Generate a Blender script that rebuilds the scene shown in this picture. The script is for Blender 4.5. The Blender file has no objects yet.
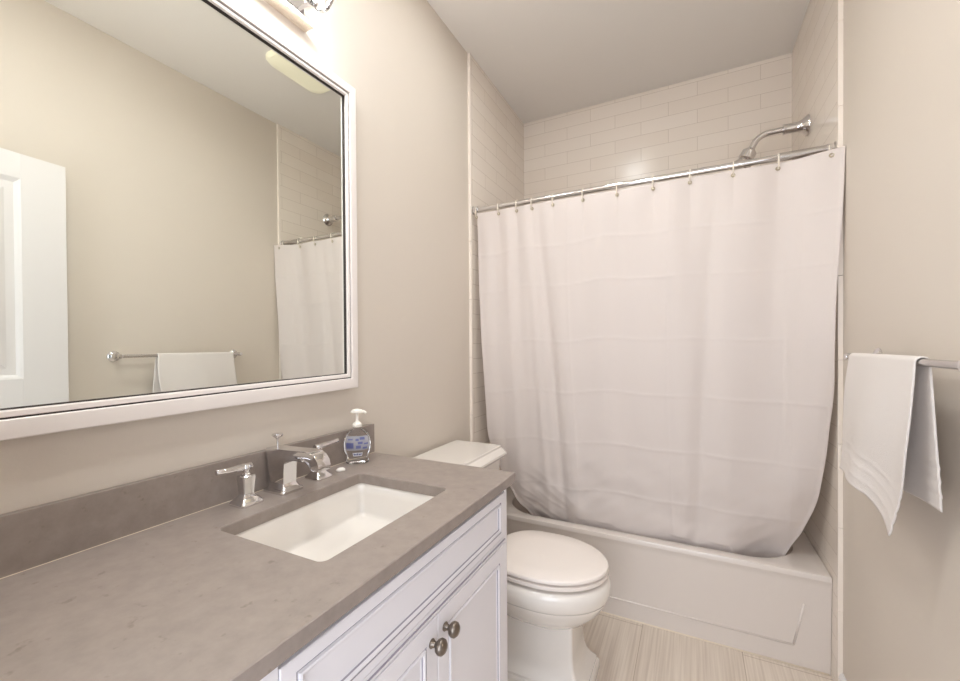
import bpy, bmesh, math, random
from mathutils import Vector, Matrix, noise
random.seed(7)
SC = bpy.context.scene
COL = SC.collection
R = math.radians

# ------------------------------------------------------------------ camera
W = 1.524            # clear width between the tiled alcove walls
PW = 0.012           # tile thickness: painted walls stand this much further back
H = 2.8442           # ceiling height
BACK = 0.7237        # tiled back wall
FRONT = -2.06        # wall with the doorway, the camera stands in it

cam_data = bpy.data.cameras.new('camera')
cam = bpy.data.objects.new('camera', cam_data)
COL.objects.link(cam)
SC.camera = cam
yaw, pitch, roll, foc = R(26.98446), R(-0.46471), R(-0.38501), 415.3295
F = Vector((-math.sin(yaw)*math.cos(pitch), math.cos(yaw)*math.cos(pitch), math.sin(pitch)))
Rt = Vector((math.cos(yaw), math.sin(yaw), 0))
Up = Rt.cross(F)
R2 = Rt*math.cos(roll) + Up*math.sin(roll)
U2 = -Rt*math.sin(roll) + Up*math.cos(roll)
cam.matrix_world = Matrix(((R2.x, U2.x, -F.x, 1.04321), (R2.y, U2.y, -F.y, -2.02276),
                           (R2.z, U2.z, -F.z, 1.29254), (0, 0, 0, 1)))
cam_data.sensor_width = 36
cam_data.lens = foc/960*36
cam_data.shift_y = 8.65/960
cam_data.clip_start = 0.02

# ------------------------------------------------------------------ light
world = bpy.data.worlds.new('world')
SC.world = world
world.use_nodes = True
bg = world.node_tree.nodes['Background']
bg.inputs[0].default_value = (0.80, 0.88, 1.0, 1)
bg.inputs[1].default_value = 0.35

def area(name, loc, rot, sx, sy, power, color):
    l = bpy.data.lights.new(name, 'AREA')
    l.shape = 'RECTANGLE'; l.size = sx; l.size_y = sy
    l.energy = power; l.color = color
    o = bpy.data.objects.new(name, l)
    o.location = loc; o.rotation_euler = rot
    COL.objects.link(o)
    return o
# daylight arriving through the open doorway from the room behind the camera
area('doorway_daylight', (0.98, -2.55, 1.25), (R(90), 0, 0), 0.95, 1.9, 21, (0.84, 0.90, 1.0))
LAMP_STRENGTH = 48.0
FILL_WATTS = 7.0

SC.view_settings.view_transform = 'Standard'
SC.view_settings.look = 'None'
SC.view_settings.gamma = 1
SC.view_settings.use_curve_mapping = False
SC.view_settings.exposure = 0.17

# ------------------------------------------------------------------ materials
def s2l(c):
    return tuple(((v/255)/12.92 if v/255 <= .04045 else ((v/255+.055)/1.055)**2.4) for v in c)

def mat(name, col, rough=0.5, metal=0.0, noise_amt=0.0, noise_scale=8.0, bump=0.0, bump_scale=60.0, coat=0.0, spec=0.5):
    m = bpy.data.materials.new(name); m.use_nodes = True
    nt = m.node_tree; b = nt.nodes['Principled BSDF']
    lin = s2l(col)
    b.inputs['Base Color'].default_value = (*lin, 1)
    b.inputs['Roughness'].default_value = rough
    b.inputs['Metallic'].default_value = metal
    b.inputs['Coat Weight'].default_value = coat
    b.inputs['Specular IOR Level'].default_value = spec
    tc = nt.nodes.new('ShaderNodeTexCoord')
    if noise_amt:
        n = nt.nodes.new('ShaderNodeTexNoise'); n.inputs['Scale'].default_value = noise_scale
        n.inputs['Detail'].default_value = 6
        nt.links.new(tc.outputs['Object'], n.inputs['Vector'])
        mx = nt.nodes.new('ShaderNodeMix'); mx.data_type = 'RGBA'
        mx.inputs['A'].default_value = (*[v*(1-noise_amt) for v in lin], 1)
        mx.inputs['B'].default_value = (*[min(1, v*(1+noise_amt)) for v in lin], 1)
        nt.links.new(n.outputs['Fac'], mx.inputs['Factor'])
        nt.links.new(mx.outputs['Result'], b.inputs['Base Color'])
    if bump:
        n = nt.nodes.new('ShaderNodeTexNoise'); n.inputs['Scale'].default_value = bump_scale
        n.inputs['Detail'].default_value = 4
        nt.links.new(tc.outputs['Object'], n.inputs['Vector'])
        bp = nt.nodes.new('ShaderNodeBump'); bp.inputs['Strength'].default_value = bump
        bp.inputs['Distance'].default_value = 0.002
        nt.links.new(n.outputs['Fac'], bp.inputs['Height'])
        nt.links.new(bp.outputs['Normal'], b.inputs['Normal'])
    return m

M = {}
M['wall'] = mat('beige_paint', (214, 203, 190), 0.55, noise_amt=.012, noise_scale=3, bump=.08, bump_scale=180)
M['ceiling'] = mat('ceiling_paint', (240, 234, 227), 0.7, bump=.06, bump_scale=150)
M['trim'] = mat('white_trim_paint', (226, 221, 218), 0.32)
M['cabinet'] = mat('white_cabinet_lacquer', (232, 228, 231), 0.35, bump=.03, bump_scale=30)
M['porcelain'] = mat('white_porcelain', (235, 228, 220), 0.09, coat=.5)
M['tub'] = mat('white_tub_enamel', (226, 216, 208), 0.16, coat=.3)
M['seat'] = mat('white_seat_plastic', (240, 230, 222), 0.22)
M['chrome'] = mat('chrome', (224, 222, 222), 0.07, 1.0)
M['steel'] = mat('satin_steel', (205, 202, 200), 0.22, 1.0)
M['nickel'] = mat('brushed_nickel', (132, 122, 112), 0.32, 1.0, bump=.2, bump_scale=120)
M['mirror'] = mat('mirror_glass', (236, 238, 232), 0.0, 1.0)
M['mirrorframe'] = mat('mirror_frame_paint', (240, 231, 225), 0.3)
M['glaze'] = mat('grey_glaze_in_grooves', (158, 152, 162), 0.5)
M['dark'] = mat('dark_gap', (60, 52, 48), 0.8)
M['hook'] = mat('cream_plastic', (238, 228, 212), 0.35)
M['hookmetal'] = mat('grommet_metal', (196, 184, 160), 0.3, 0.9)
M['fan'] = mat('yellowed_plastic', (236, 229, 200), 0.4)
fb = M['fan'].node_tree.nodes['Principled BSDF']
fb.inputs['Emission Color'].default_value = (1, .95, .78, 1); fb.inputs['Emission Strength'].default_value = .25  # cover is unlit; faint glow added to brighten its tone
M['soap'] = mat('white_soap', (246, 240, 232), 0.4)
M['caulk'] = mat('caulk', (232, 218, 198), 0.6)

# quartz countertop: warm grey with soft blotches and sparse darker flecks
def quartz():
    m = bpy.data.materials.new('grey_quartz'); m.use_nodes = True
    nt = m.node_tree; b = nt.nodes['Principled BSDF']; L = nt.links.new
    tc = nt.nodes.new('ShaderNodeTexCoord')
    n1 = nt.nodes.new('ShaderNodeTexNoise'); n1.inputs['Scale'].default_value = 30; n1.inputs['Detail'].default_value = 8
    n1.inputs['Roughness'].default_value = .65
    r1 = nt.nodes.new('ShaderNodeValToRGB')
    r1.color_ramp.elements[0].position = .3; r1.color_ramp.elements[0].color = (*s2l((140, 128, 120)), 1)
    r1.color_ramp.elements[1].position = .72; r1.color_ramp.elements[1].color = (*s2l((156, 143, 134)), 1)
    n2 = nt.nodes.new('ShaderNodeTexNoise'); n2.inputs['Scale'].default_value = 46; n2.inputs['Detail'].default_value = 3
    r2 = nt.nodes.new('ShaderNodeValToRGB')
    r2.color_ramp.elements[0].position = .66; r2.color_ramp.elements[0].color = (0, 0, 0, 1)
    r2.color_ramp.elements[1].position = .76; r2.color_ramp.elements[1].color = (.55, .55, .55, 1)
    mx = nt.nodes.new('ShaderNodeMix'); mx.data_type = 'RGBA'
    mx.inputs['B'].default_value = (*s2l((106, 92, 80)), 1)
    L(tc.outputs['Object'], n1.inputs['Vector']); L(tc.outputs['Object'], n2.inputs['Vector'])
    L(n1.outputs['Fac'], r1.inputs['Fac']); L(n2.outputs['Fac'], r2.inputs['Fac'])
    L(r1.outputs['Color'], mx.inputs['A']); L(r2.outputs['Color'], mx.inputs['Factor'])
    L(mx.outputs['Result'], b.inputs['Base Color'])
    b.inputs['Roughness'].default_value = .3
    return m
M['quartz'] = quartz()

# glossy white subway tile, running bond, 308 x 79 mm.  Horizontal axis chosen per wall.
def tile(name, axis, u0):
    m = bpy.data.materials.new(name); m.use_nodes = True
    nt = m.node_tree; b = nt.nodes['Principled BSDF']; L = nt.links.new
    geo = nt.nodes.new('ShaderNodeTexCoord')
    sep = nt.nodes.new('ShaderNodeSeparateXYZ'); L(geo.outputs['Object'], sep.inputs[0])
    au = nt.nodes.new('ShaderNodeMath'); au.operation = 'ADD'; au.inputs[1].default_value = 30*.308 - u0
    L(sep.outputs[axis], au.inputs[0])
    az = nt.nodes.new('ShaderNodeMath'); az.operation = 'ADD'; az.inputs[1].default_value = 40*.08 - 2.824 + .08*2
    L(sep.outputs['Z'], az.inputs[0])
    cmb = nt.nodes.new('ShaderNodeCombineXYZ'); L(au.outputs[0], cmb.inputs['X']); L(az.outputs[0], cmb.inputs['Y'])
    br = nt.nodes.new('ShaderNodeTexBrick')
    br.offset = .5; br.inputs['Scale'].default_value = 1
    br.inputs['Brick Width'].default_value = .308; br.inputs['Row Height'].default_value = .08
    br.inputs['Mortar Size'].default_value = .0011; br.inputs['Mortar Smooth'].default_value = .2
    br.inputs['Color1'].default_value = (*s2l((240, 229, 217)), 1)
    br.inputs['Color2'].default_value = (*s2l((237, 225, 212)), 1)
    br.inputs['Mortar'].default_value = (*s2l((206, 191, 176)), 1)
    L(cmb.outputs[0], br.inputs['Vector'])
    L(br.outputs['Color'], b.inputs['Base Color'])
    nz = nt.nodes.new('ShaderNodeTexNoise'); nz.inputs['Scale'].default_value = 9; nz.inputs['Detail'].default_value = 1
    L(geo.outputs['Object'], nz.inputs['Vector'])
    inv = nt.nodes.new('ShaderNodeMath'); inv.operation = 'MULTIPLY_ADD'
    inv.inputs[1].default_value = -1.0
    L(br.outputs['Fac'], inv.inputs[0]); L(nz.outputs['Fac'], inv.inputs[2])
    bp = nt.nodes.new('ShaderNodeBump'); bp.inputs['Strength'].default_value = .35; bp.inputs['Distance'].default_value = .0015
    L(inv.outputs[0], bp.inputs['Height']); L(bp.outputs['Normal'], b.inputs['Normal'])
    b.inputs['Roughness'].default_value = .24
    return m
M['tile_x'] = tile('subway_tile_back', 'X', .153)
M['tile_y'] = tile('subway_tile_side', 'Y', BACK - .155)

# pale striated floor tile laid with its grain running towards the tub
def floor_mat():
    m = bpy.data.materials.new('striated_floor_tile'); m.use_nodes = True
    nt = m.node_tree; b = nt.nodes['Principled BSDF']; L = nt.links.new
    tc = nt.nodes.new('ShaderNodeTexCoord')
    mp = nt.nodes.new('ShaderNodeMapping'); mp.inputs['Scale'].default_value = (70, 1.3, 1)
    L(tc.outputs['Object'], mp.inputs['Vector'])
    n = nt.nodes.new('ShaderNodeTexNoise'); n.inputs['Scale'].default_value = 1.6; n.inputs['Detail'].default_value = 5
    L(mp.outputs[0], n.inputs['Vector'])
    r = nt.nodes.new('ShaderNodeValToRGB')
    r.color_ramp.elements[0].position = .32; r.color_ramp.elements[0].color = (*s2l((214, 199, 184)), 1)
    r.color_ramp.elements[1].position = .66; r.color_ramp.elements[1].color = (*s2l((238, 226, 212)), 1)
    L(n.outputs['Fac'], r.inputs['Fac'])
    sep = nt.nodes.new('ShaderNodeSeparateXYZ'); L(tc.outputs['Object'], sep.inputs[0])
    a1 = nt.nodes.new('ShaderNodeMath'); a1.operation = 'ADD'; a1.inputs[1].default_value = 20*.8
    L(sep.outputs['Y'], a1.inputs[0])
    a2 = nt.nodes.new('ShaderNodeMath'); a2.operation = 'ADD'; a2.inputs[1].default_value = 10*.39 - .84
    L(sep.outputs['X'], a2.inputs[0])
    cmb = nt.nodes.new('ShaderNodeCombineXYZ'); L(a1.outputs[0], cmb.inputs['X']); L(a2.outputs[0], cmb.inputs['Y'])
    br = nt.nodes.new('ShaderNodeTexBrick'); br.offset = .5
    br.inputs['Scale'].default_value = 1; br.inputs['Brick Width'].default_value = .8
    br.inputs['Row Height'].default_value = .39; br.inputs['Mortar Size'].default_value = .0018
    br.inputs['Mortar Smooth'].default_value = .1
    br.inputs['Color1'].default_value = (1, 1, 1, 1); br.inputs['Color2'].default_value = (.9, .89, .88, 1)
    br.inputs['Mortar'].default_value = (.62, .56, .5, 1)
    L(cmb.outputs[0], br.inputs['Vector'])
    mx = nt.nodes.new('ShaderNodeMix'); mx.data_type = 'RGBA'; mx.blend_type = 'MULTIPLY'; mx.inputs['Factor'].default_value = 1
    L(r.outputs['Color'], mx.inputs['A']); L(br.outputs['Color'], mx.inputs['B'])
    L(mx.outputs['Result'], b.inputs['Base Color'])
    b.inputs['Roughness'].default_value = .38
    return m
M['floor'] = floor_mat()

def cloth_mat(name, col, transl, scale, strength, rough=.75, kind='noise'):
    m = bpy.data.materials.new(name); m.use_nodes = True
    nt = m.node_tree; b = nt.nodes['Principled BSDF']; L = nt.links.new
    b.inputs['Base Color'].default_value = (*s2l(col), 1)
    b.inputs['Roughness'].default_value = rough
    b.inputs['Specular IOR Level'].default_value = .25
    out = nt.nodes['Material Output']
    tr = nt.nodes.new('ShaderNodeBsdfTranslucent'); tr.inputs[0].default_value = (*s2l(col), 1)
    mx = nt.nodes.new('ShaderNodeMixShader'); mx.inputs[0].default_value = transl
    L(b.outputs[0], mx.inputs[1]); L(tr.outputs[0], mx.inputs[2]); L(mx.outputs[0], out.inputs[0])
    tc = nt.nodes.new('ShaderNodeTexCoord')
    n = nt.nodes.new('ShaderNodeTexNoise'); n.inputs['Scale'].default_value = scale; n.inputs['Detail'].default_value = 3
    L(tc.outputs['Object'], n.inputs['Vector'])
    bp = nt.nodes.new('ShaderNodeBump'); bp.inputs['Strength'].default_value = strength; bp.inputs['Distance'].default_value = .002
    L(n.outputs['Fac'], bp.inputs['Height']); L(bp.outputs['Normal'], b.inputs['Normal'])
    return m
M['curtain'] = cloth_mat('white_curtain_cloth', (238, 228, 222), .25, 24, .12, .6)
M['towel'] = cloth_mat('white_terry', (242, 234, 228), .12, 420, .9, .9)

def glass(name, col, rough=0.0, ior=1.45):
    m = bpy.data.materials.new(name); m.use_nodes = True
    b = m.node_tree.nodes['Principled BSDF']
    b.inputs['Base Color'].default_value = (*col, 1); b.inputs['Roughness'].default_value = rough
    b.inputs['IOR'].default_value = ior; b.inputs['Transmission Weight'].default_value = 1
    return m
M['bottle'] = glass('clear_bottle_plastic', (.97, .98, 1.0), .02, 1.25)
def thin_glass(name):
    m = bpy.data.materials.new(name); m.use_nodes = True
    nt = m.node_tree; nt.nodes.remove(nt.nodes['Principled BSDF'])
    tr = nt.nodes.new('ShaderNodeBsdfTransparent'); tr.inputs[0].default_value = (.97, .97, .97, 1)
    gl = nt.nodes.new('ShaderNodeBsdfGlossy'); gl.inputs['Roughness'].default_value = .05
    fr = nt.nodes.new('ShaderNodeFresnel'); fr.inputs[0].default_value = 1.5
    mx = nt.nodes.new('ShaderNodeMixShader')
    nt.links.new(fr.outputs[0], mx.inputs[0]); nt.links.new(tr.outputs[0], mx.inputs[1]); nt.links.new(gl.outputs[0], mx.inputs[2])
    nt.links.new(mx.outputs[0], nt.nodes['Material Output'].inputs[0])
    return m
M['clearglass'] = thin_glass('clear_shade_glass')
M['pump'] = mat('white_pump_plastic', (244, 238, 228), .35)
M['label'] = mat('clear_label_film', (214, 216, 226), .3)
M['film'] = mat('translucent_label_film', (216, 220, 236), .4)
M['film'].node_tree.nodes['Principled BSDF'].inputs['Alpha'].default_value = .38
M['labelblue'] = mat('label_blue_ink', (84, 90, 140), .4)
M['labelwhite'] = mat('label_white_paper', (240, 240, 244), .4)

def emit(name, col, s):
    m = bpy.data.materials.new(name); m.use_nodes = True
    b = m.node_tree.nodes['Principled BSDF']
    b.inputs['Base Color'].default_value = (*col, 1)
    b.inputs['Emission Color'].default_value = (*col, 1)
    b.inputs['Emission Strength'].default_value = s
    return m
M['lamp'] = emit('lit_frosted_glass', (.93, .975, 1.0), LAMP_STRENGTH)

# ------------------------------------------------------------------ helpers
def obj(name, bm, m, parent=None, smooth=False, auto=None):
    bmesh.ops.recalc_face_normals(bm, faces=bm.faces[:])
    me = bpy.data.meshes.new(name); bm.to_mesh(me); bm.free()
    if smooth or auto:
        for p in me.polygons: p.use_smooth = True
        if auto is not None: me.set_sharp_from_angle(angle=R(auto))
    mats = m if isinstance(m, (list, tuple)) else [m]
    for k in mats: me.materials.append(k)
    o = bpy.data.objects.new(name, me); COL.objects.link(o)
    if parent:
        o.parent = parent
        o.matrix_parent_inverse = Matrix.Translation(-parent.location)
    return o
def thing(name, loc, label, cat, group=None):
    o = bpy.data.objects.new(name, None); COL.objects.link(o)
    o.location = loc; o.empty_display_size = .05
    tag(o, label, cat, group); return o
def tag(o, label, cat, group=None):
    o['label'] = label; o['category'] = cat
    if group: o['group'] = group
def struct(name, bm, m, parent=None, **k):
    o = obj(name, bm, m, parent, **k)
    if not parent: o['kind'] = 'structure'
    return o
def bx(bm, x0, x1, y0, y1, z0, z1, bev=0, seg=2):
    vs = [bm.verts.new((x, y, z)) for x in (x0, x1) for y in (y0, y1) for z in (z0, z1)]
    fs = [bm.faces.new([vs[i] for i in f]) for f in ((0,1,3,2),(4,6,7,5),(0,4,5,1),(2,3,7,6),(0,2,6,4),(1,5,7,3))]
    if bev:
        es = list({e for f in fs for e in f.edges})
        bmesh.ops.bevel(bm, geom=es, offset=bev, segments=seg, profile=.7, affect='EDGES')
    return bm
def box(*a, **k):
    return bx(bmesh.new(), *a, **k)
def loft(bm, rings, cap0=True, cap1=True, close=True):
    vr = [[bm.verts.new(p) for p in r] for r in rings]
    n = len(vr[0])
    for a, b in zip(vr, vr[1:]):
        for i in range(n if close else n-1):
            j = (i+1) % n
            bm.faces.new((a[i], a[j], b[j], b[i]))
    if cap0: bm.faces.new(list(reversed(vr[0])))
    if cap1: bm.faces.new(vr[-1])
    return bm
def tube(bm, pts, rad, n=16, caps=True):
    pts = [Vector(p) for p in pts]
    rr = rad if isinstance(rad, (list, tuple)) else [rad]*len(pts)
    rings = []; ref = None
    for i, p in enumerate(pts):
        t = (pts[min(i+1, len(pts)-1)] - pts[max(i-1, 0)]).normalized()
        if ref is None:
            ref = t.orthogonal().normalized()
        ref = (ref - t*ref.dot(t)).normalized()
        q = t.cross(ref)
        rings.append([p + (ref*math.cos(2*math.pi*k/n) + q*math.sin(2*math.pi*k/n))*rr[i] for k in range(n)])
    return loft(bm, rings, caps, caps)
def lathe(bm, prof, o=(0, 0, 0), axis='Z', n=28):
    """prof: (radius, height) list"""
    rings = []
    for r, h in prof:
        ring = []
        for k in range(n):
            a = 2*math.pi*k/n; c, s = r*math.cos(a), r*math.sin(a)
            v = {'Z': (c, s, h), 'X': (h, c, s), 'Y': (s, h, c)}[axis]
            ring.append(Vector(o) + Vector(v))
        rings.append(ring)
    return loft(bm, rings)
def rrect(cx, cy, hx, hy, r, z, n=6):
    pts = []
    for sx, sy, a0 in ((1, 1, 0), (-1, 1, 90), (-1, -1, 180), (1, -1, 270)):
        for k in range(n+1):
            a = R(a0 + 90*k/n)
            pts.append(Vector((cx + sx*(hx-r) + r*math.cos(a), cy + sy*(hy-r) + r*math.sin(a), z)))
    return pts
def prism(bm, outline, y0, y1, bev=0):
    """outline: list of (x,z), extruded along y"""
    a = [bm.verts.new((x, y0, z)) for x, z in outline]; b = [bm.verts.new((x, y1, z)) for x, z in outline]
    n = len(a); fs = [bm.faces.new(a), bm.faces.new(list(reversed(b)))]
    for i in range(n):
        fs.append(bm.faces.new((a[i], b[i], b[(i+1) % n], a[(i+1) % n])))
    if bev:
        es = list({e for f in fs[:2] for e in f.edges})
        bmesh.ops.bevel(bm, geom=es, offset=bev, segments=2, profile=.6, affect='EDGES')
    return bm
def lerp_tab(tab, z):
    if z >= tab[0][0]: return tab[0][1:]
    if z <= tab[-1][0]: return tab[-1][1:]
    for a, b in zip(tab, tab[1:]):
        if b[0] <= z <= a[0]:
            t = (a[0]-z)/(a[0]-b[0]); t2 = t
            return tuple(p*(1-t2)+q*t2 for p, q in zip(a[1:], b[1:]))
def sm(t):
    t = max(0, min(1, t)); return t*t*(3-2*t)

# ------------------------------------------------------------------ room shell
XL, XR = -PW, W+PW
TY = -0.070          # front edge of the tiling on both side walls
struct('floor', box(XL-.1, XR+.1, FRONT-1.3, BACK+.1, -.06, 0), M['floor'])
struct('ceiling', box(XL-.1, XR+.1, FRONT-1.3, BACK+.1, H, H+.06), M['ceiling'])
struct('wall_left', box(XL-.1, XL, FRONT-.12, BACK+.1, 0, H), M['wall'])
struct('wall_right', box(XR, XR+.1, FRONT-.12, BACK+.1, 0, H), M['wall'])
struct('wall_back', box(XL-.1, XR+.1, BACK+PW, BACK+.1, 0, H), M['wall'])
struct('wall_alcove_left', box(XL, 0, TY+.008, BACK, 0, H), M['tile_y'])
struct('wall_alcove_right', box(W, XR, TY+.008, BACK, 0, H), M['tile_y'])
struct('wall_alcove_back', box(XL, XR, BACK, BACK+PW, 0, H), M['tile_x'])
# pencil trims closing the tile edges, made of short lengths
for i, (x0, x1) in enumerate(((XL, .003), (W-.003, XR))):
    bm = bmesh.new(); z = 0.0
    while z < H-.001:
        z2 = min(z+.308, H)
        bx(bm, x0, x1, TY-.006, TY+.009, z+.0006, z2-.0006, .0022)
        z = z2
    struct('trim_%d' % (i+1), bm, mat('trim_tile_%d' % i, (243, 232, 220), .15))
# front wall with the doorway
DX0, DX1, DH = .56, 1.40, 2.12
bm = bmesh.new()
bx(bm, XL, DX0, FRONT-.12, FRONT, 0, H); bx(bm, DX1, XR, FRONT-.12, FRONT, 0, H); bx(bm, DX0, DX1, FRONT-.12, FRONT, DH, H)
struct('wall_front', bm, M['wall'])
bm = bmesh.new()
bx(bm, DX0-.07, DX0, FRONT, FRONT+.016, 0, DH+.07, .004); bx(bm, DX1, DX1+.07, FRONT, FRONT+.016, 0, DH+.07, .004)
bx(bm, DX0, DX1, FRONT, FRONT+.016, DH, DH+.07, .004)
struct('trim_3', bm, M['trim'])
# baseboards: right wall and the short left piece between tub and vanity
def baseboard(name, x, sgn, y0, y1):
    prof = [(0, 0), (.014, 0), (.014, .068), (.011, .076), (.006, .082), (.0, .084)]
    bm = bmesh.new(); prism(bm, [(x + sgn*a, b) for a, b in prof], y0, y1)
    struct(name, bm, M['trim'])
baseboard('baseboard_right', XR, -1, FRONT+.02, TY-.007)
baseboard('baseboard_left', XL, 1, -.862, TY-.007)

# open door folded back against the right wall (seen in the mirror)
def build_door():
    L, T = .76, .035
    hx, hy = 1.405, -1.962
    root = bpy.data.objects.new('door_1', None); COL.objects.link(root)
    root.location = (hx, hy, 0.008); root['kind'] = 'structure'
    ang = math.atan2(-1.205+1.962, 1.47-1.405)
    root.rotation_euler = (0, 0, ang)
    HT = 2.092
    def slab():
        bm = bmesh.new()
        st, tr = .145, .105
        rails = [(0, .22), (1.0, 1.16), (HT-tr, HT)]
        bx(bm, 0, st, -T/2, T/2, 0, HT, .002); bx(bm, L-st, L, -T/2, T/2, 0, HT, .002)
        for a, b in rails: bx(bm, st, L-st, -T/2, T/2, a, b, .001)
        return bm
    def put(name, bm, m, **k):
        o = obj(name, bm, m, **k); o.parent = root; return o
    put('door_frame', slab(), M['trim'])
    for z0, z1 in ((.22, 1.0), (1.16, HT-.105)):
        bm = bmesh.new()
        x0, x1 = .145, L-.145
        for s in (1, -1):
            rings = []
            for inset, y in ((0, T/2-.001), (.008, T/2-.004), (.018, T/2-.010), (.045, T/2-.010), (.06, T/2-.004), (.062, T/2-.003)):
                y *= s
                rings.append([(x0+inset, y, z0+inset), (x1-inset, y, z0+inset), (x1-inset, y, z1-inset), (x0+inset, y, z1-inset)])
            loft(bm, rings, False, True)
        put('door_panel', bm, M['trim'])
    bm = bmesh.new()
    lathe(bm, [(.001, .0), (.026, .0), (.026, .006), (.011, .01), (.011, .03), (.026, .042), (.029, .055), (.02, .066), (.001, .068)], (L-.065, T/2, .95), 'Y')
    put('door_handle', bm, M['nickel'], auto=40)
build_door()

# ------------------------------------------------------------------ bathtub
def build_tub():
    HT = .3948
    bm = bmesh.new()
    x0, x1, y0, y1 = .001, W-.001, 0.0, BACK-.001
    n = 10
    def ring(cx, cy, hx, hy, r, z): return rrect(cx, cy, hx, hy, r, z, n)
    cx, cy = (x0+x1)/2, (y0+y1)/2
    hx, hy = (x1-x0)/2, (y1-y0)/2
    icx, icy, ihx, ihy = (.11+1.44)/2, (.060+.655)/2, (1.44-.11)/2, (.655-.060)/2
    rings = [ring(cx, cy, hx, hy, .004, HT-.022),
             ring(cx, cy, hx, hy, .004, HT-.008), ring(cx, cy, hx-.002, hy-.002, .006, HT-.002), ring(cx, cy, hx-.008, hy-.008, .008, HT),
             ring(icx, icy, ihx+.01, ihy+.01, .21, HT), ring(icx, icy, ihx+.003, ihy+.003, .203, HT-.003),
             ring(icx, icy, ihx, ihy, .20, HT-.012), ring(icx, icy, ihx-.02, ihy-.02, .19, HT-.12),
             ring(icx, icy, ihx-.06, ihy-.045, .13, HT-.27), ring(icx, icy, ihx-.12, ihy-.09, .11, HT-.31), ring(icx, icy, ihx-.3, ihy-.18, .08, HT-.32)]
    loft(bm, rings, False, True)
    tub = obj('bathtub', bm, M['tub'], auto=40)
    tag(tub, 'white alcove bathtub with flat panelled apron under the shower curtain', 'bathtub')
    # apron: slightly recessed towards the floor, framed by a raised bead
    bm = bmesh.new()
    z1 = HT-.022
    yA = lambda z: .026*(1 - z/z1)**1.0
    prof = [(0, z1), (.004, z1-.01), (.009, z1-.03), (.022, .03), (.024, 0), (.06, 0), (.06, z1)]
    a = [bm.verts.new((x0, y, z)) for y, z in prof]; b = [bm.verts.new((x1, y, z)) for y, z in prof]
    for i in range(len(prof)):
        j = (i+1) % len(prof); bm.faces.new((a[i], a[j], b[j], b[i]))
    bm.faces.new(a); bm.faces.new(list(reversed(b)))
    ap = obj('apron', bm, M['tub'], tub, auto=40)
    bm = bmesh.new()
    def ys(z): return .009 + (.022-.009)*((z1-.03)-z)/((z1-.03)-.03)
    zb, zt = .086, .262
    n1 = 14
    def bead(p, q):
        tube(bm, [(p[0], ys(p[1]), p[1]), (q[0], ys(q[1]), q[1])], .0042, 8)
    bead((.12, zb), (1.405, zb)); bead((1.405, zb), (1.438, zt)); bead((.12, zb), (.09, zt))
    obj('apron_bead', bm, M['tub'], ap, smooth=True)
    bm = bmesh.new(); lathe(bm, [(.001, 0), (.03, 0), (.032, .002), (.02, .004), (.001, .004)], (1.15, .36, HT-.3195))
    obj('drain', bm, M['chrome'], tub, auto=40)
    bm = bmesh.new(); tube(bm, [(x0+.004, .022, .001), (x1-.004, .022, .001)], .004, 8)
    o = obj('caulk_line', bm, M['caulk'], tub, smooth=True)
build_tub()

# ------------------------------------------------------------------ shower rod, rings, curtain, shower head
RY, RZ = -.050, 2.016
t = thing('shower_rod', (W, RY, RZ), 'chrome tension rod across the tub alcove holding the white curtain', 'curtain rod')
bm = bmesh.new(); tube(bm, [(.006, RY, RZ), (1.36, RY, RZ)], .0125, 20); obj('outer_tube', bm, M['chrome'], t, auto=50)
bm = bmesh.new(); tube(bm, [(1.345, RY, RZ), (W-.03, RY, RZ)], .0160, 20); obj('inner_tube', bm, M['steel'], t, auto=50)
for x0, s in ((0.001, 1), (W-.001, -1)):
    bm = bmesh.new()
    lathe(bm, [(.001, 0), (.021, 0), (.022, s*.006), (.017, s*.010), (.018, s*.02), (.0175, s*.032), (.001, s*.033)], (x0, RY, RZ), 'X')
    obj('end_cap', bm, M['chrome'], t, auto=35)

RINGX = [0.026, 0.155, 0.255, 0.336, 0.444, 0.589, 0.743, 0.895, 1.039, 1.195, 1.345, 1.498]
TOP, BOT = 1.997, .20
GZ = 1.975
tabL = [(TOP, .026, -.050), (1.978, .032, -.050), (1.62, .034, -.045), (1.30, .046, -.040), (1.01, .057, -.02), (.80, .058, .0), (.675, .097, .03), (.50, .150, .075), (.42, .22, .105), (.36, .275, .125), (BOT, .33, .145)]
tabR = [(TOP, 1.535, -.100), (1.75, 1.527, -.098), (1.558, 1.516, -.092), (1.446, 1.510, -.09), (1.305, 1.509, -.085), (1.09, 1.510, -.07), (1.0, 1.503, -.05), (.87, 1.500, -.02), (.65, 1.486, .05), (.54, 1.455, .10), (.44, 1.425, .145), (.39, 1.395, .165), (BOT, 1.35, .18)]
tabM = [(TOP, -.050), (1.2, -.002), (.42, .074), (.36, .083), (BOT, .100)]
creases = [1.785, 1.59, 1.315, 1.062, .808, .568]
vcre = [.52, .955, 1.41]
def bend(tab, z):
    # smooth the table a little
    n = 5; acc = [0]*(len(tab[0])-1)
    for k in range(-n, n+1):
        v = lerp_tab(tab, z + k*.012)
        for i in range(len(acc)): acc[i] += v[i]/(2*n+1)
    return acc
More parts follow.
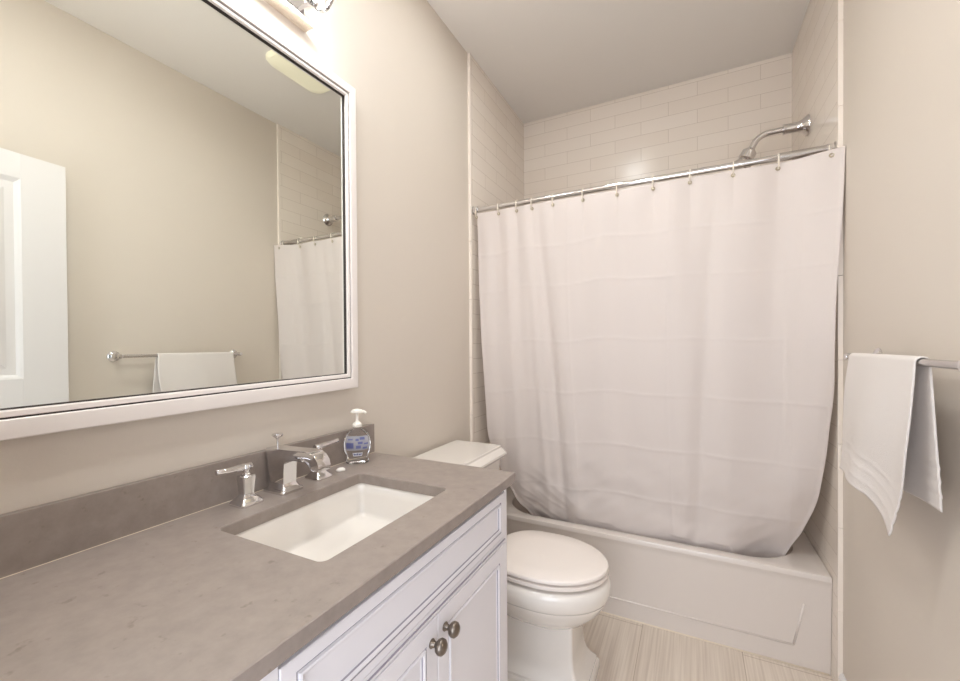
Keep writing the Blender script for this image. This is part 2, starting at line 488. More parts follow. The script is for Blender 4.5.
def curtain_pt(u, z):
    xl, yl = bend(tabL, z); xr, yr = bend(tabR, z); ym, = bend(tabM, z)
    x = xl + (xr-xl)*u
    wl = 1 - sm(u/.16); wr = 1 - sm((1-u)/.10)
    if z < .9: wl = 1 - sm(u/(.16 + .12*sm((.9-z)/.5))); wr = 1 - sm((1-u)/(.10 + .12*sm((.9-z)/.5)))
    y = ym + (yl-ym)*wl + (yr-ym)*wr
    h = (TOP - z)
    # folds: tight ones on the left, shallow sweeps to the right
    fade = math.exp(-h*1.0)
    g = 1 - sm((u-.22)/.12)
    near = max([0]+[i for i in range(len(RINGX)-1) if RINGX[i] <= x])
    a, b = RINGX[near], RINGX[near+1]
    sp = math.sin(math.pi*max(0, min(1, (x-a)/(b-a))))
    mixk = sm(h/.25)
    y += -.011*((1-mixk)*sp + mixk*sp*sp)*math.exp(-h*1.7)
    for x0, x1, w, amp, lo in ((.205, .235, .030, -.008, .5), (.115, .16, .028, .007, .5), (.31, .38, .022, -.008, .8), (.37, .465, .022, .011, 1.),
                           (.43, .53, .04, -.010, 1.), (.66, .69, .06, -.007, 1.), (.80, .78, .07, .007, 1.), (.99, 1.02, .06, -.010, 1.),
                           (1.13, 1.06, .035, .012, 1.), (1.20, 1.17, .05, -.009, 1.), (1.33, 1.30, .06, .007, 1.), (1.44, 1.40, .04, -.008, .8)):
        xc = x0 + (x1-x0)*(h/1.6)
        y += amp*math.exp(-((x-xc)/w)**2)*(.45+.55*sm(h/.4))
    # storage creases: a ridge plus a faint change of plane
    zz = z + .006*math.sin(x*5+1) + .012*(1-u)*math.sin(x*16)
    for i, zc in enumerate(creases):
        amp = (.0022, .0018, .0022, .0023, .0026, .0026)[i]
        m = .45 + .55*(.5+.5*noise.noise(Vector((x*4, zc*7, 3))))*1.6
        d = zz-zc
        y += -amp*m*(math.exp(-(abs(d)/.005)) + (.06*math.exp(-(d/.02)**2)))
    for i, xc in enumerate(vcre):
        d = x-xc-.012*math.sin(z*3+i)
        y += -.0022*math.exp(-abs(d)/.006)*(.6+.4*noise.noise(Vector((z*3, i*5, 1))))
    # crumpling near the tub, strongest at the left foot
    k = sm((.95-z)/.5)
    y += k*(.010*noise.noise(Vector((x*6+z*5, z*6, 0))) + .004*noise.noise(Vector((x*16-z*12, z*13, 4))))
    kl = sm((.75-z)/.35)*(1-sm((u-.05)/.3))
    y += kl*(.022*noise.noise(Vector((x*9-z*7, z*9+x*4, 9))) + .010*abs(noise.noise(Vector((x*14+z*18, z*10, 7)))))
    y += .0018*noise.noise(Vector((x*9, z*5, 12)))
    # rolled hems at both side edges
    y += -.004*math.exp(-(u/.006)**2) - .006*math.exp(-((1-u)/.006)**2)
    if z < .41:    # stays inside the rim
        y = max(y, .0735 + .02*sm((.41-z)/.03)*.5)
    return Vector((x, y, z))
def build_curtain():
    NU, NV = 330, 300
    bm = bmesh.new(); g = []
    for j in range(NV+1):
        z = TOP + (BOT-TOP)*j/NV
        row = []
        for i in range(NU+1):
            u = i/NU
            p = curtain_pt(u, z)
            if j == 0 or True:      # top edge droops between hooks
                near = max([0]+[q for q in range(len(RINGX)-1) if RINGX[q] <= p.x])
                a, b = RINGX[near], RINGX[near+1]
                ph = max(0, min(1, (p.x-a)/(b-a)))
                p.z -= .004*math.sin(math.pi*ph)*math.exp(-(TOP-z)*6)
            row.append(bm.verts.new(p))
        g.append(row)
    for j in range(NV):
        for i in range(NU):
            bm.faces.new((g[j][i], g[j+1][i], g[j+1][i+1], g[j][i+1]))
    o = obj('shower_curtain', bm, M['curtain'], smooth=True)
    md = o.modifiers.new('thickness', 'SOLIDIFY'); md.thickness = .0012; md.offset = 0
    tag(o, 'white fabric shower curtain with fold creases hanging into the bathtub', 'shower curtain')
    return o
cur = build_curtain()
ordinal = ['first', 'second', 'third', 'fourth', 'fifth', 'sixth', 'seventh', 'eighth', 'ninth', 'tenth', 'eleventh', 'twelfth']
hook_me = eyelet_me = None
for i, x in enumerate(RINGX):
    u = (x - .012)/(1.531-.012)
    p = curtain_pt(u, GZ)
    if eyelet_me is None:
        bm = bmesh.new()
        lathe(bm, [(.004, -.0012), (.0078, -.0022), (.0085, 0), (.0078, .0022), (.004, .0012)], (0, 0, 0), 'Y', 18)
        # hollow: remove caps
        for f in [f for f in bm.faces if len(f.verts) > 4]: bm.faces.remove(f)
        e = obj('eyelet', bm, M['hookmetal'], auto=60); eyelet_me = e.data
    else:
        e = bpy.data.objects.new('eyelet', eyelet_me); COL.objects.link(e)
    e.parent = cur; e.location = (x, p.y-.0012, p.z)
    if hook_me is None:
        bm = bmesh.new()
        pts = []
        for k in range(0, 23):
            a = R(-60 - 300*k/22 + 150)
            pts.append((0, .0165*math.cos(a), .0165*math.sin(a)))
        e0 = pts[-1]
        pts += [(0, -.0185, -.010), (0, -.0185, -.020), (0, -.016, -.030), (0, -.010, -.039), (0, -.002, -.042), (0, .006, -.040)]
        tube(bm, pts, .0024, 8)
        hk = obj('curtain_hook', bm, M['hook'], smooth=True); hook_me = hk.data
    else:
        hk = bpy.data.objects.new('curtain_hook', hook_me); COL.objects.link(hk)
    hk.location = (x, RY, RZ)
    where = {0: 'at the left end of the rod, first of twelve', 11: 'nearest the right wall, last of twelve'}.get(i, '%s from the left along the rod' % ordinal[i])
    tag(hk, 'cream plastic curtain hook %s' % where, 'curtain hook', 'curtain hooks on the shower rod')

# shower head on the right tiled wall
SY, SZ = .36, 2.292
t = thing('wall_shower', (W, SY, SZ), 'chrome shower head on a curved arm above the rod, right tiled wall', 'shower head')
bm = bmesh.new()
lathe(bm, [(.001, 0), (.045, 0), (.047, -.005), (.043, -.014), (.030, -.024), (.024, -.034), (.022, -.048), (.022, -.088), (.024, -.090), (.024, -.098), (.013, -.099)], (W-.0005, SY, SZ), 'X', 28)
obj('flange', bm, M['chrome'], t, auto=35)
bm = bmesh.new()
pts = [(W-.06, SY, SZ), (1.41, SY, SZ), (1.375, SY, SZ-.001)]
for k in range(1, 9):
    a = R(62*k/8); pts.append((1.375 - .07*math.sin(a), SY, SZ - .001 - .07*(1-math.cos(a))))
lx, _, lz = pts[-1]; dx, dz = -math.cos(R(62)), -math.sin(R(62))
pts.append((lx+dx*.03, SY, lz+dz*.03))
tube(bm, pts, .0135, 18); obj('shower_arm', bm, M['chrome'], t, auto=50)
ex, ez = lx+dx*.03, lz+dz*.03
bm = bmesh.new()
lathe(bm, [(.001, -.004), (.018, -.004), (.026, .004), (.032, .010), (.034, .045), (.028, .052), (.036, .066), (.050, .085), (.052, .096), (.048, .100), (.001, .100)], (0, 0, 0), 'Z', 24)
bmesh.ops.transform(bm, matrix=Matrix.Translation((ex, SY, ez)) @ Matrix.Rotation(R(180+28), 4, 'Y'), verts=bm.verts)
obj('spray_head', bm, M['chrome'], t, auto=30)

# ------------------------------------------------------------------ vanity
CH, CT = .9062, .029          # countertop top and thickness
CD, CE, CW = .5650, -.848, FRONT+.012
VX, VY1, VY0 = .530, -.886, FRONT+.022
def panel_front(name, parent, y0, y1, z0, z1, xf, fy, fz, ring=.017, fzb=None):
    """painted frame-and-panel front facing +x with a glazed applied moulding; nested loops"""
    bm = bmesh.new()
    fzb = fzb or fz
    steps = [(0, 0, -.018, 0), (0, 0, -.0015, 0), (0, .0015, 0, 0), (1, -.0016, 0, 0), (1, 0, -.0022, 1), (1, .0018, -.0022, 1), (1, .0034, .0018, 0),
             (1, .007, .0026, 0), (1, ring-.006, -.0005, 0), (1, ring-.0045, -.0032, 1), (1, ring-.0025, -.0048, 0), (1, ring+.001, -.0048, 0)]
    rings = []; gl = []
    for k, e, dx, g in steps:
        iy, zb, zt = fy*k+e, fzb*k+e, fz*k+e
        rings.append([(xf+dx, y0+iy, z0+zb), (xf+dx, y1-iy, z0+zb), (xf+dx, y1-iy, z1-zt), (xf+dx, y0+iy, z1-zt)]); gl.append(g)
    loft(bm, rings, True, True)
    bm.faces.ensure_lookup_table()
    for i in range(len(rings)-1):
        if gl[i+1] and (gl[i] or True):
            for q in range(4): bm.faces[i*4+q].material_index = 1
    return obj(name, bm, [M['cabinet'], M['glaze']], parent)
def knob(parent, y, z, xf):
    bm = bmesh.new()
    lathe(bm, [(.001, 0), (.0095, 0), (.0100, .002), (.0070, .006), (.0058, .010), (.0085, .0135), (.0135, .0165), (.0165, .0220), (.0160, .0285), (.0110, .0335), (.001, .0355)], (xf, y, z), 'X', 26)
    return obj('knob', bm, M['nickel'], parent, auto=50)
t = thing('vanity_cabinet', (.26, (VY0+VY1)/2, 0), 'white painted vanity cabinet with inset doors below the grey countertop', 'cabinet')
bm = bmesh.new()
# carcass as separate boards so the sink hangs in free space
bx(bm, XL+.002, VX, VY1-.018, VY1, .0, CH-CT, .001)
bx(bm, XL+.002, VX, VY0, VY0+.018, .0, CH-CT)
bx(bm, XL+.002, VX-.06, VY0+.018, VY1-.018, .10, .118)
bx(bm, VX-.075, VX-.06, VY0+.018, VY1-.018, .0, .10)
bx(bm, XL+.002, XL+.010, VY0+.018, VY1-.018, .118, CH-CT)
bx(bm, XL+.010, VX, -1.672, -1.654, .118, CH-CT)
obj('body', bm, M['cabinet'], t)
xf = .550
bm = bmesh.new()
# face frame
for (a, b, c, d) in ((VY1-.018, VY1, 0, CH-CT), (VY0, VY0+.03, 0, CH-CT), (-1.690, -1.655, .10, CH-CT)):
    bx(bm, VX-.002, xf, a, b, c, d, .001)
for (c, d) in ((CH-CT-.010, CH-CT), (.7125, .732), (.10, .13)):
    bx(bm, VX-.002, xf, VY0+.03, -1.690, c, d, .0008); bx(bm, VX-.002, xf, -1.655, VY1-.018, c, d, .0008)
obj('face_frame', bm, M['cabinet'], t)
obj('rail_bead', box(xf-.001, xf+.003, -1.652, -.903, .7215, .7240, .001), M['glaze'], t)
XI = xf + .002
panel_front('drawer_front', t, -1.6535, -.9045, .7340, .8610, XI, .027, .023, .017, .019)
yc = -1.268
d1 = panel_front('door', t, yc+.001, -.8985, .1315, .7110, XI, .044, .044); knob(d1, -1.240, .668, XI)
d2 = panel_front('door', t, -1.6535, yc-.001, .1315, .7110, XI, .044, .044); knob(d2, -1.293, .664, XI)
for z0, z1 in ((.7340, .8610), (.5265, .7110), (.3305, .5245), (.1315, .3285)):
    d = panel_front('drawer', t, VY0+.0315, -1.6915, z0, z1, XI, .027, .023); knob(d, (VY0-1.66)/2, (z0+z1)/2, XI)

# countertop with the sink cut-out and upstand
def build_top():
    bm = bmesh.new()
    z0, z1 = CH-CT, CH
    hx0, hx1, hy0, hy1 = .142, .4535, -1.492, -1.063
    n = 6
    inner = rrect((hx0+hx1)/2, (hy0+hy1)/2, (hx1-hx0)/2, (hy1-hy0)/2, .015, z1, n)
    ox0, ox1, oy0, oy1 = XL+.0005, CD, CW, CE
    e = .0018
    def outer(z, ins):
        # same vertex count as the inner ring: corners replicated along each arc
        pts = []
        for sx, sy, a0 in ((1, 1, 0), (-1, 1, 90), (-1, -1, 180), (1, -1, 270)):
            for k in range(n+1):
                r = .003; a = R(a0+90*k/n)
                X = (ox1-ins-r) if sx > 0 else (ox0+ins+r); Y = (oy1-ins-r) if sy > 0 else (oy0+ins+r)
                pts.append(Vector((X + r*math.cos(a), Y + r*math.sin(a), z)))
        return pts
    def inn(z, ins):
        return rrect((hx0+hx1)/2, (hy0+hy1)/2, (hx1-hx0)/2+ins, (hy1-hy0)/2+ins, .015+ins, z, n)
    rings = [inn(z0, 0), inn(z1-e, 0), inn(z1, e), outer(z1, e), outer(z1-e, 0), outer(z0+e, 0), outer(z0, e), inn(z0, 0)]
    loft(bm, rings, False, False)
    bmesh.ops.remove_doubles(bm, verts=bm.verts, dist=1e-6)
    o = obj('countertop', bm, M['quartz'], auto=35)
    tag(o, 'warm grey quartz vanity countertop with rectangular sink cutout', 'countertop')
    obj('backsplash', box(XL+.0005, .008, CW, CE+.002, CH+.0003, CH+.1035, .0015), M['quartz'], o)
    obj('sealant_line', box(XL+.0005, .0095, CW, CE+.001, CH+.0001, CH+.0012), M['caulk'], o)
    return o
build_top()
# undermount basin
def build_sink():
    bm = bmesh.new()
    cx, cy, hx, hy = .2978, -1.2775, .1558, .2145
    zt = CH-CT-.0005
    k = [(hx+.028, hy+.028, .04, zt-.012), (hx+.028, hy+.028, .04, zt), (hx+.004, hy+.004, .020, zt), (hx+.001, hy+.001, .02, zt-.004), (hx-.002, hy-.002, .02, zt-.03),
         (hx-.007, hy-.007, .022, zt-.083), (hx-.010, hy-.010, .022, zt-.089), (hx-.017, hy-.017, .022, zt-.0925), (.03, .03, .028, zt-.098), (.018, .018, .017, zt-.099)]
    rings = [rrect(cx, cy, a, b, r, z, 6) for a, b, r, z in k]
    loft(bm, rings, False, True)
    o = obj('sink', bm, M['porcelain'], auto=40)
    md = o.modifiers.new('thick', 'SOLIDIFY'); md.thickness = .008; md.offset = -1 
    tag(o, 'white rectangular undermount sink set below the grey countertop', 'sink')
    bm = bmesh.new(); lathe(bm, [(.001, 0), (.022, 0), (.022, .002), (.017, .003), (.014, .001), (.013, .004), (.001, .006)], (cx, cy, zt-.0985), 'Z')
    obj('drain', bm, M['chrome'], o, auto=40)
build_sink()

# ------------------------------------------------------------------ faucet (widespread, three pieces plumbed together)
FY = -1.266
t = thing('faucet', (.06, FY, CH), 'chrome widespread faucet with square spout and two lever handles', 'faucet')
def sq(cx, cy, hx, hy, z, r=.25): return rrect(cx, cy, hx, hy, min(hx, hy)*r, z, 3)
bm = bmesh.new()
zc = CH + .0003
# flared square foot
loft(bm, [sq(.058, FY, .042, .034, zc), sq(.058, FY, .042, .034, zc+.006), sq(.058, FY, .040, .032, zc+.008), sq(.058, FY, .036, .027, zc+.010),
          sq(.057, FY, .029, .022, zc+.020), sq(.057, FY, .028, .021, zc+.024)])
# arched body: column, bridge and lip in one profile
out = [(.030, zc+.022), (.020, zc+.09), (.013, zc+.108), (.016, zc+.114), (.05, zc+.1145), (.10, zc+.1155), (.14, zc+.1175), (.165, zc+.119),
       (.184, zc+.117), (.199, zc+.110), (.210, zc+.097), (.214, zc+.082), (.212, zc+.072), (.190, zc+.071), (.187, zc+.080), (.181, zc+.088), (.168, zc+.094), (.140, zc+.094), (.118, zc+.090),
       (.098, zc+.088), (.089, zc+.084), (.0845, zc+.076), (.085, zc+.022)]
prism(bm, out, FY-.0205, FY+.0205, .0022)
obj('spout', bm, M['chrome'], t, auto=32)
bm = bmesh.new()
lathe(bm, [(.0028, -.005), (.0028, .020), (.0035, .022), (.007, .026), (.0125, .029), (.0145, .033), (.014, .0365), (.001, .0385)], (.036, FY, zc+.114), 'Z', 20)
obj('lift_knob', bm, M['chrome'], t, auto=40)
for s, hy in ((-1, -1.372), (1, -1.149)):
    bm = bmesh.new()
    c = .06
    loft(bm, [sq(c, hy, .029, .029, zc), sq(c, hy, .029, .029, zc+.005), sq(c, hy, .027, .027, zc+.008), sq(c, hy, .021, .021, zc+.014),
              sq(c, hy, .0135, .0145, zc+.022), sq(c, hy, .0125, .0135, zc+.027), sq(c, hy, .0155, .0165, zc+.064), sq(c, hy, .0155, .0165, zc+.069), sq(c, hy, .0135, .0145, zc+.071)])
    h = obj('handle', bm, M['chrome'], t, auto=35)
    bm = bmesh.new()
    lathe(bm, [(.010, zc+.071), (.0105, zc+.074), (.0075, zc+.077), (.008, zc+.083), (.011, zc+.085), (.0115, zc+.094), (.009, zc+.098), (.001, zc+.099)], (c, hy, 0), 'Z', 20)
    tube(bm, [(c, hy-s*.013, zc+.091), (c, hy+s*.02, zc+.0915), (c, hy+s*.046, zc+.0925), (c+.002, hy+s*.073, zc+.096), (c+.002, hy+s*.0745, zc+.096)],
         [.0078, .0085, .0068, .0066, .005], 16)
    obj('lever', bm, M['chrome'], h, auto=45)

# ------------------------------------------------------------------ soap bottle and soap sliver
t = thing('soap_dispenser', (.048, -.975, CH), 'clear hand soap pump bottle standing in the counter corner by the backsplash', 'soap bottle')
def oval(cx, cy, a, b, z, rot, n=28):
    r = []
    for k in range(n):
        q = 2*math.pi*k/n; x, y = a*math.cos(q), b*math.sin(q)
        r.append(Vector((cx + x*math.cos(rot)-y*math.sin(rot), cy + x*math.sin(rot)+y*math.cos(rot), z)))
    return r
SX, SYY, ROT = .050, -.978, R(44)
prof = [(.033, .0), (.036, .002), (.0365, .010), (.032, .022), (.036, .030), (.041, .042), (.0435, .057), (.043, .072), (.039, .088), (.031, .101), (.020, .110), (.013, .114), (.0125, .120)]
def brings(ins, z0, z1):
    out = []
    for a, z in prof:
        if z < z0-1e-6 or z > z1+1e-6: continue
        out.append(oval(SX, SYY, a-ins, (a-ins)*(.62 if a > .02 else .62+.38*(.02-a)/.0075), CH+.0005+z, ROT))
    return out
bm = bmesh.new(); loft(bm, brings(0, 0, 1)); obj('bottle', bm, M['bottle'], t, smooth=True)
bm = bmesh.new()
lathe(bm, [(.0145, .1195), (.0155, .121), (.0155, .129), (.012, .133), (.0075, .136), (.006, .139), (.0048, .141), (.0048, .165), (.006, .166)], (SX, SYY, CH), 'Z', 22)
# nozzle pad with spout
loft(bm, [oval(SX, SYY, .020, .009, CH+.166, R(35), 20), oval(SX, SYY, .021, .0095, CH+.170, R(35), 20), oval(SX, SYY, .016, .008, CH+.1765, R(35), 20), oval(SX, SYY, .006, .004, CH+.179, R(35), 20)])
tube(bm, [(SX, SYY, CH+.170), (SX+.022*math.cos(R(35)), SYY-.022*math.sin(R(-35)), CH+.170), (SX+.030*math.cos(R(35)), SYY-.030*math.sin(R(-35)), CH+.164)], [.005, .0045, .0035], 10)
obj('pump', bm, M['pump'], t, auto=45)
# printed film wrapped on the front face: slightly proud of the bottle
def patch(name, m, q0, q1, z0, z1, off, parent, nq=10, nz=6, arr=None):
    bm = bmesh.new(); rows = []
    for j in range(nz+1):
        z = z0 + (z1-z0)*j/nz
        # width at z
        for (a, za), (b, zb) in zip(prof, prof[1:]):
            if za <= z <= zb: w = a + (b-a)*(z-za)/(zb-za); break
        row = []
        for i in range(nq+1):
            q = q0 + (q1-q0)*i/nq
            x, y = (w+off)*math.cos(q), ((w+off)*.62+off*.3)*math.sin(q)
            row.append(bm.verts.new((SX + x*math.cos(ROT)-y*math.sin(ROT), SYY + x*math.sin(ROT)+y*math.cos(ROT), CH+.0005+z)))
        rows.append(row)
    for a, b in zip(rows, rows[1:]):
        for i in range(nq): bm.faces.new((a[i], a[i+1], b[i+1], b[i]))
    return obj(name, bm, m, parent, smooth=True)
patch('label_film', M['film'], R(-90-62), R(-90+62), .046, .092, .0006, t, 14, 8)
FR = R(-90)    # centre of the bottle's face in its own angle
lab = patch('label', M['labelwhite'], FR-R(22), FR+R(24), .026, .038, .0012, t)
# blue print: short bars and blobs standing for the illegible lettering and picture
for q0, q1, z0, z1 in ((-18, -12, .029, .036), (-10, -4, .029, .035), (-2, 4, .029, .036), (6, 12, .029, .035), (14, 19, .029, .036)):
    patch('print', M['labelblue'], FR+R(q0), FR+R(q1), z0, z1, .0018, lab, 3, 3)
bm_specs = ((-52, -16, .053, .071), (-6, 14, .052, .062), (2, 22, .066, .074), (-8, 6, .077, .084), (10, 34, .080, .088), (22, 44, .050, .056), (-44, -20, .080, .084), (28, 50, .064, .069))
for q0, q1, z0, z1 in bm_specs:
    patch('print', M['labelblue'], FR+R(q0), FR+R(q1), z0, z1, .0012, lab, 5, 4)

bm = bmesh.new()
loft(bm, [oval(.0705, -1.072, .013, .010, CH+.0004, R(50), 20), oval(.0705, -1.072, .0145, .0115, CH+.003, R(50), 20), oval(.0705, -1.072, .011, .007, CH+.0082, R(50), 20), oval(.0705, -1.0715, .006, .002, CH+.0105, R(50), 20)])
o = obj('soap_sliver', bm, M['soap'], smooth=True); tag(o, 'small white soap sliver on the counter between faucet and soap bottle', 'soap')

# ------------------------------------------------------------------ mirror
t = thing('wall_mirror', (XL, -1.5, 1.66), 'large white framed mirror on the left wall above the vanity', 'mirror')
MY0, MY1, MZ0, MZ1 = -2.01, -.941, 1.152, 2.174
def frame(bm, steps):
    rings = [[(h, MY0+d, MZ0+d*1.2), (h, MY1-d, MZ0+d*1.2), (h, MY1-d, MZ1-d), (h, MY0+d, MZ1-d)] for d, h in steps]
    loft(bm, rings, False, False); return bm
GX = .006
def hang(o):      # it hangs slightly out of level, lower towards the doorway
    for v in o.data.vertices: v.co.z += (v.co.y - MY1)*.015
bm = frame(bmesh.new(), [(.0, XL+.0005), (0, .020), (.002, .0235), (.004, .024), (.026, .0245), (.028, .024), (.029, .0225), (.029, .012), (.029, XL+.0005), (0, XL+.0005)])
hang(obj('frame', bm, M['mirrorframe'], t, auto=30))
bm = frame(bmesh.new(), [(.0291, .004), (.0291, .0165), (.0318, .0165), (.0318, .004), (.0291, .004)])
hang(obj('dark_inlay', bm, M['dark'], t))  # dark strip stands in for the shade in the frame groove
bm = frame(bmesh.new(), [(.0318, .004), (.0318, .0180), (.0335, .0195), (.0395, .0195), (.0415, .018), (.0415, .004), (.0318, .004)])
hang(obj('inner_bead', bm, M['mirrorframe'], t, auto=30))
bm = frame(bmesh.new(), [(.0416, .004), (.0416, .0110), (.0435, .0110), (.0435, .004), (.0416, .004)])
hang(obj('spacer', bm, M['dark'], t))  # dark strip filling the black gap beside the glass
hang(obj('glass', box(-.002, GX, MY0+.03, MY1-.03, MZ0+.03, MZ1-.03), M['mirror'], t))

# ------------------------------------------------------------------ vanity light
t = thing('vanity_light', (XL, -1.47, 2.27), 'chrome bar light with glowing glass shade above the mirror', 'light fixture')
obj('backplate', box(XL+.0005, .010, -1.81, -1.14, 2.2685, 2.345, .003), M['chrome'], t)
obj('lower_rail', box(XL+.0005, .030, -1.82, -1.122, 2.254, 2.268, .003), mat('rail_nickel', (226, 216, 204), .25, .85), t)
LY0, LY1 = -1.815, -1.138
LX, LZ = .088, 2.312
n = 3; w = (LY1-LY0)/n
for i in range(n):
    a, b = LY0 + w*i + .006, LY0 + w*(i+1) - .006
    bm = bmesh.new(); tube(bm, [(LX, a+.012, LZ), (LX, b-.012, LZ)], .024, 20)
    g = obj('glowing_tube', bm, M['lamp'], t, auto=50)
    bm = bmesh.new(); tube(bm, [(LX, a, LZ), (LX, b, LZ)], .038, 28, caps=False)
    sh = obj('glass_shade', bm, M['clearglass'], t, smooth=True)
for i in range(n+1):
    y = LY0 + w*i
    bm = bmesh.new()
    rr = [[(LX + r*math.cos(2*math.pi*k/28), yy, LZ + r*math.sin(2*math.pi*k/28)) for k in range(28)]
          for r, yy in ((.036, y-.005), (.0395, y-.005), (.0395, y+.005), (.036, y+.005), (.036, y-.005))]
    loft(bm, rr, False, False)
    bx(bm, LX-.037, LX+.037, y-.0025, y+.0025, LZ-.004, LZ+.004); bx(bm, LX-.004, LX+.004, y-.0025, y+.0025, LZ-.037, LZ+.037)
    obj('end_cap' if i in (0, n) else 'divider', bm, M['chrome'], t, auto=35)
    obj('bracket', box(.009, LX-.03, y-.006, y+.006, LZ-.008, LZ+.008), M['chrome'], t)

# ------------------------------------------------------------------ ceiling fan cover (seen in the mirror)
t = thing('ceiling_fan_vent', (.80, -.385, H), 'pale yellow domed ceiling fan cover, seen only in the mirror', 'ceiling vent')
bm = bmesh.new()
loft(bm, [rrect(.82, -.385, .185, .185, .06, H-.0005), rrect(.82, -.385, .185, .185, .06, H-.012), rrect(.82, -.385, .176, .176, .06, H-.026), rrect(.82, -.385, .14, .14, .05, H-.034), rrect(.82, -.385, .05, .05, .03, H-.036)])
obj('cover', bm, M['fan'], t, auto=40)

# added unseen fill lights, shaped as recessed downlights, to brighten room and alcove
for DXX, DYY, lab_, wk in ((.72, -1.46, 'round recessed ceiling light above the vanity, outside the picture', 1.0),
                      (.62, -.50, 'round recessed ceiling light in front of the tub, outside the picture', 1.0)):
    t = thing('recessed_light', (DXX, DYY, H), lab_, 'ceiling light')
    bm = bmesh.new()
    lathe(bm, [(.072, -.0005), (.095, -.0005), (.095, -.004), (.088, -.007), (.074, -.007), (.072, -.004)], (DXX, DYY, H), 'Z', 40)
    for f in [f for f in bm.faces if len(f.verts) > 4]: bm.faces.remove(f)
    obj('trim_ring', bm, M['trim'], t, auto=40)
    bm = bmesh.new(); lathe(bm, [(.001, -.0005), (.072, -.0005), (.072, -.003), (.001, -.003)], (DXX, DYY, H), 'Z', 40)
    obj('lens', bm, emit('lit_lens', (1, .98, .94), 3), t)  # glowing disc of the added fill light
    dl = bpy.data.lights.new('downlight', 'AREA'); dl.shape = 'DISK'; dl.size = .14; dl.energy = FILL_WATTS*wk; dl.color = (.93, .975, 1.0)
    dlo = bpy.data.objects.new('downlight', dl); dlo.location = (DXX, DYY, H-.008); COL.objects.link(dlo)

# ------------------------------------------------------------------ toilet
TCY = -.452
t = thing('toilet', (.4, TCY, 0), 'white elongated toilet with stepped tank lid between vanity and bathtub', 'toilet')
def egg(z, s=1.0, xb=.315, dx=0.0, n=48, sy=None, sb=None):
    """elongated outline: squarish at the hinge, rounded to the front"""
    pts = []
    cx, ax, ay = .53, .237, .189
    sy = s if sy is None else sy
    for k in range(n):
        a = 2*math.pi*k/n
        c, q = math.cos(a), math.sin(a)
        if c >= 0:
            x = cx + ax*s*c; y = ay*sy*q
        else:
            e = .62
            x = cx - (cx-xb)*(s if sb is None else sb)*abs(c)**e; y = ay*sy*(abs(q)**.92)*(1 if q >= 0 else -1)
        pts.append(Vector((x+dx, TCY+y, z)))
    return pts
bm = bmesh.new()
loft(bm, [egg(.4565, .90), egg(.4566, .985), egg(.4585, 1.0), egg(.466, 1.0), egg(.4695, .992), egg(.4715, .97), egg(.4725, .6), egg(.4728, .2)])
o = obj('seat_lid', bm, M['seat'], t, auto=50)
bm = bmesh.new()
loft(bm, [egg(.4240, .88), egg(.4348, .88), egg(.4349, .985), egg(.4365, .997), egg(.4475, .997), egg(.4492, .985), egg(.4493, .88), egg(.4566, .88)])
obj('seat', bm, M['seat'], t, auto=50)
obj('hinge_bar', box(.285, .325, TCY-.09, TCY+.09, .428, .462, .006), M['seat'], t)
bm = bmesh.new()
lv = [(.25, .62, .58), (.262, .70, .68), (.285, .80, .79), (.31, .90, .89), (.335, .958, .95), (.348, .985, .98), (.352, .985, .98), (.3525, 1.0, 1.0), (.362, 1.02, 1.025), (.385, 1.04, 1.05),
      (.405, 1.035, 1.045), (.416, 1.015, 1.02), (.4225, .985, .985), (.4240, .95, .95)]
loft(bm, [egg(z, s, .30, 0, 48, sy, .95) for z, s, sy in lv])
obj('bowl', bm, M['porcelain'], t, auto=60)
bm = bmesh.new()
def ped(x1, hy, z, x0=.09, r=.012): return rrect((x0+x1)/2, TCY, (x1-x0)/2, hy, r, z, 4)
loft(bm, [ped(.712, .128, 0, .06), ped(.712, .128, .030, .06), ped(.708, .125, .036, .06), ped(.702, .119, .040, .065), ped(.702, .119, .050, .065), ped(.696, .113, .056, .068), ped(.682, .106, .068, .07),
          ped(.668, .099, .088, .08), ped(.660, .095, .115, .085), ped(.656, .093, .15), ped(.655, .092, .22), ped(.655, .092, .29)])
obj('pedestal', bm, M['porcelain'], t, auto=35)
obj('bowl_shelf', box(.03, .36, TCY-.105, TCY+.105, .27, .425, .02, seg=4), M['porcelain'], t, auto=40)
def tk(x0, x1, hy, z, r=.02): return rrect((x0+x1)/2, TCY, (x1-x0)/2, hy, r, z, 4)
bm = bmesh.new()
loft(bm, [tk(.012, .225, .180, .426, .03), tk(.008, .235, .190, .436, .03), tk(.008, .243, .196, .60), tk(.008, .248, .199, .76), tk(.008, .252, .203, .770), tk(.008, .252, .203, .776)])
obj('tank', bm, M['porcelain'], t, auto=35)
bm = bmesh.new()
loft(bm, [tk(.004, .268, .208, .7765, .012), tk(.002, .270, .213, .781, .012), tk(.002, .275, .216, .789, .012), tk(.002, .274, .215, .797, .01), tk(.003, .266, .210, .803, .008), tk(.004, .260, .204, .812, .006),
          tk(.006, .250, .198, .818, .005), tk(.006, .249, .198, .826, .004), tk(.008, .246, .196, .829, .003)])
obj('tank_lid', bm, M['porcelain'], t, auto=30)

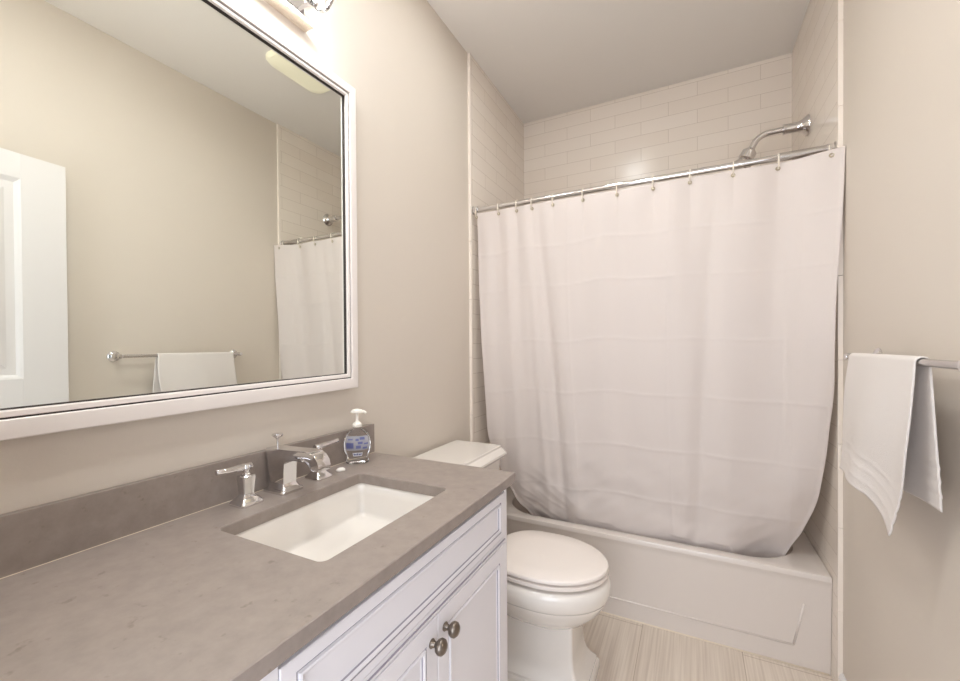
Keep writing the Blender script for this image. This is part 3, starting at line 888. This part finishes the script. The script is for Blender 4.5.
# ------------------------------------------------------------------ towel bar and towel
BX, BZ = XR-.070, 1.252
t = thing('towel_bar', (XR, -.70, BZ), 'chrome towel bar with round end posts on the right wall', 'towel bar')
for y in (-1.008, -.402):
    bm = bmesh.new()
    lathe(bm, [(.001, -.0005), (.026, -.0005), (.027, -.004), (.024, -.008), (.015, -.012), (.010, -.018), (.009, -.045), (.0105, -.055), (.012, -.07), (.010, -.079), (.001, -.081)], (XR, y, BZ), 'X', 28)
    obj('post', bm, M['chrome'], t, auto=40)
bm = bmesh.new(); tube(bm, [(BX, -1.008, BZ), (BX, -.402, BZ)], .0080, 18); obj('bar', bm, M['steel'], t, auto=50)

def build_towel():
    NS, NT = 150, 70
    bm = bmesh.new(); g = []
    rb = .0115
    def fr_edge(tt):      # lower hem of the front fall: (x, y, z)
        y = lerp_tab([(1, -.775), (.85, -.722), (.66, -.630), (.33, -.520), (0, -.412)], tt)[0]
        z = lerp_tab([(1, .858), (.85, .880), (.66, .905), (.33, .914), (0, .916)], tt)[0]
        return 1.438 + .004*math.sin(tt*9), y, z
    for j in range(NT+1):
        tt = j/NT
        ytop = -.452 - .400*tt
        fx, fy, fz = fr_edge(tt)
        by, bz = -.46 - .382*tt, .955 - .03*(1-tt)
        row = []
        for i in range(NS+1):
            s = i/NS
            if s < .52:
                q = 1 - s/.52                       # 1 at the hem, 0 at the bar
                z = BZ + (fz-BZ)*q
                x = (BX-rb) + (fx-(BX-rb))*q
                bul = q**1.5
                y = ytop + (fy-ytop)*bul
                y -= .018*math.sin(math.pi*q)*tt*tt
                fold = .007*math.sin(tt*7.5+.6+q*1.2)*q + .0035*noise.noise(Vector((tt*5, q*3, 2)))*q
                x += fold - .006*math.sin(math.pi*min(1, q*1.3))
                # flat woven bands near the hem
                hz = (1-q)*(BZ-fz)
                for zb in (.030, .062, .092):
                    x += -.0016*math.exp(-((hz-zb)/.0045)**2)
                x -= .0018*math.exp(-(hz/.006)**2)
            elif s < .60:
                a = math.pi*(s-.52)/.08
                x = BX - rb*math.cos(a); z = BZ + rb*math.sin(a); y = ytop
            else:
                q = (s-.60)/.40
                z = BZ + (bz-BZ)*q; x = BX + rb + .012*q + .005*math.sin(tt*8+2)*q
                y = ytop + (by-ytop)*q - .030*q*tt + .014*q*(1-tt)
                x = min(x, XR-.01)
                hz = (1-q)*(BZ-bz)
                for zb in (.030, .060, .085):
                    x += .0014*math.exp(-((hz-zb)/.0045)**2)
            row.append(bm.verts.new((x, y, z)))
        g.append(row)
    for a, b in zip(g, g[1:]):
        for i in range(NS): bm.faces.new((a[i], a[i+1], b[i+1], b[i]))
    o = obj('hand_towel', bm, M['towel'], smooth=True)
    md = o.modifiers.new('thickness', 'SOLIDIFY'); md.thickness = .003; md.offset = 0
    tag(o, 'white terry hand towel folded over the towel bar on the right wall', 'towel')
build_towel()
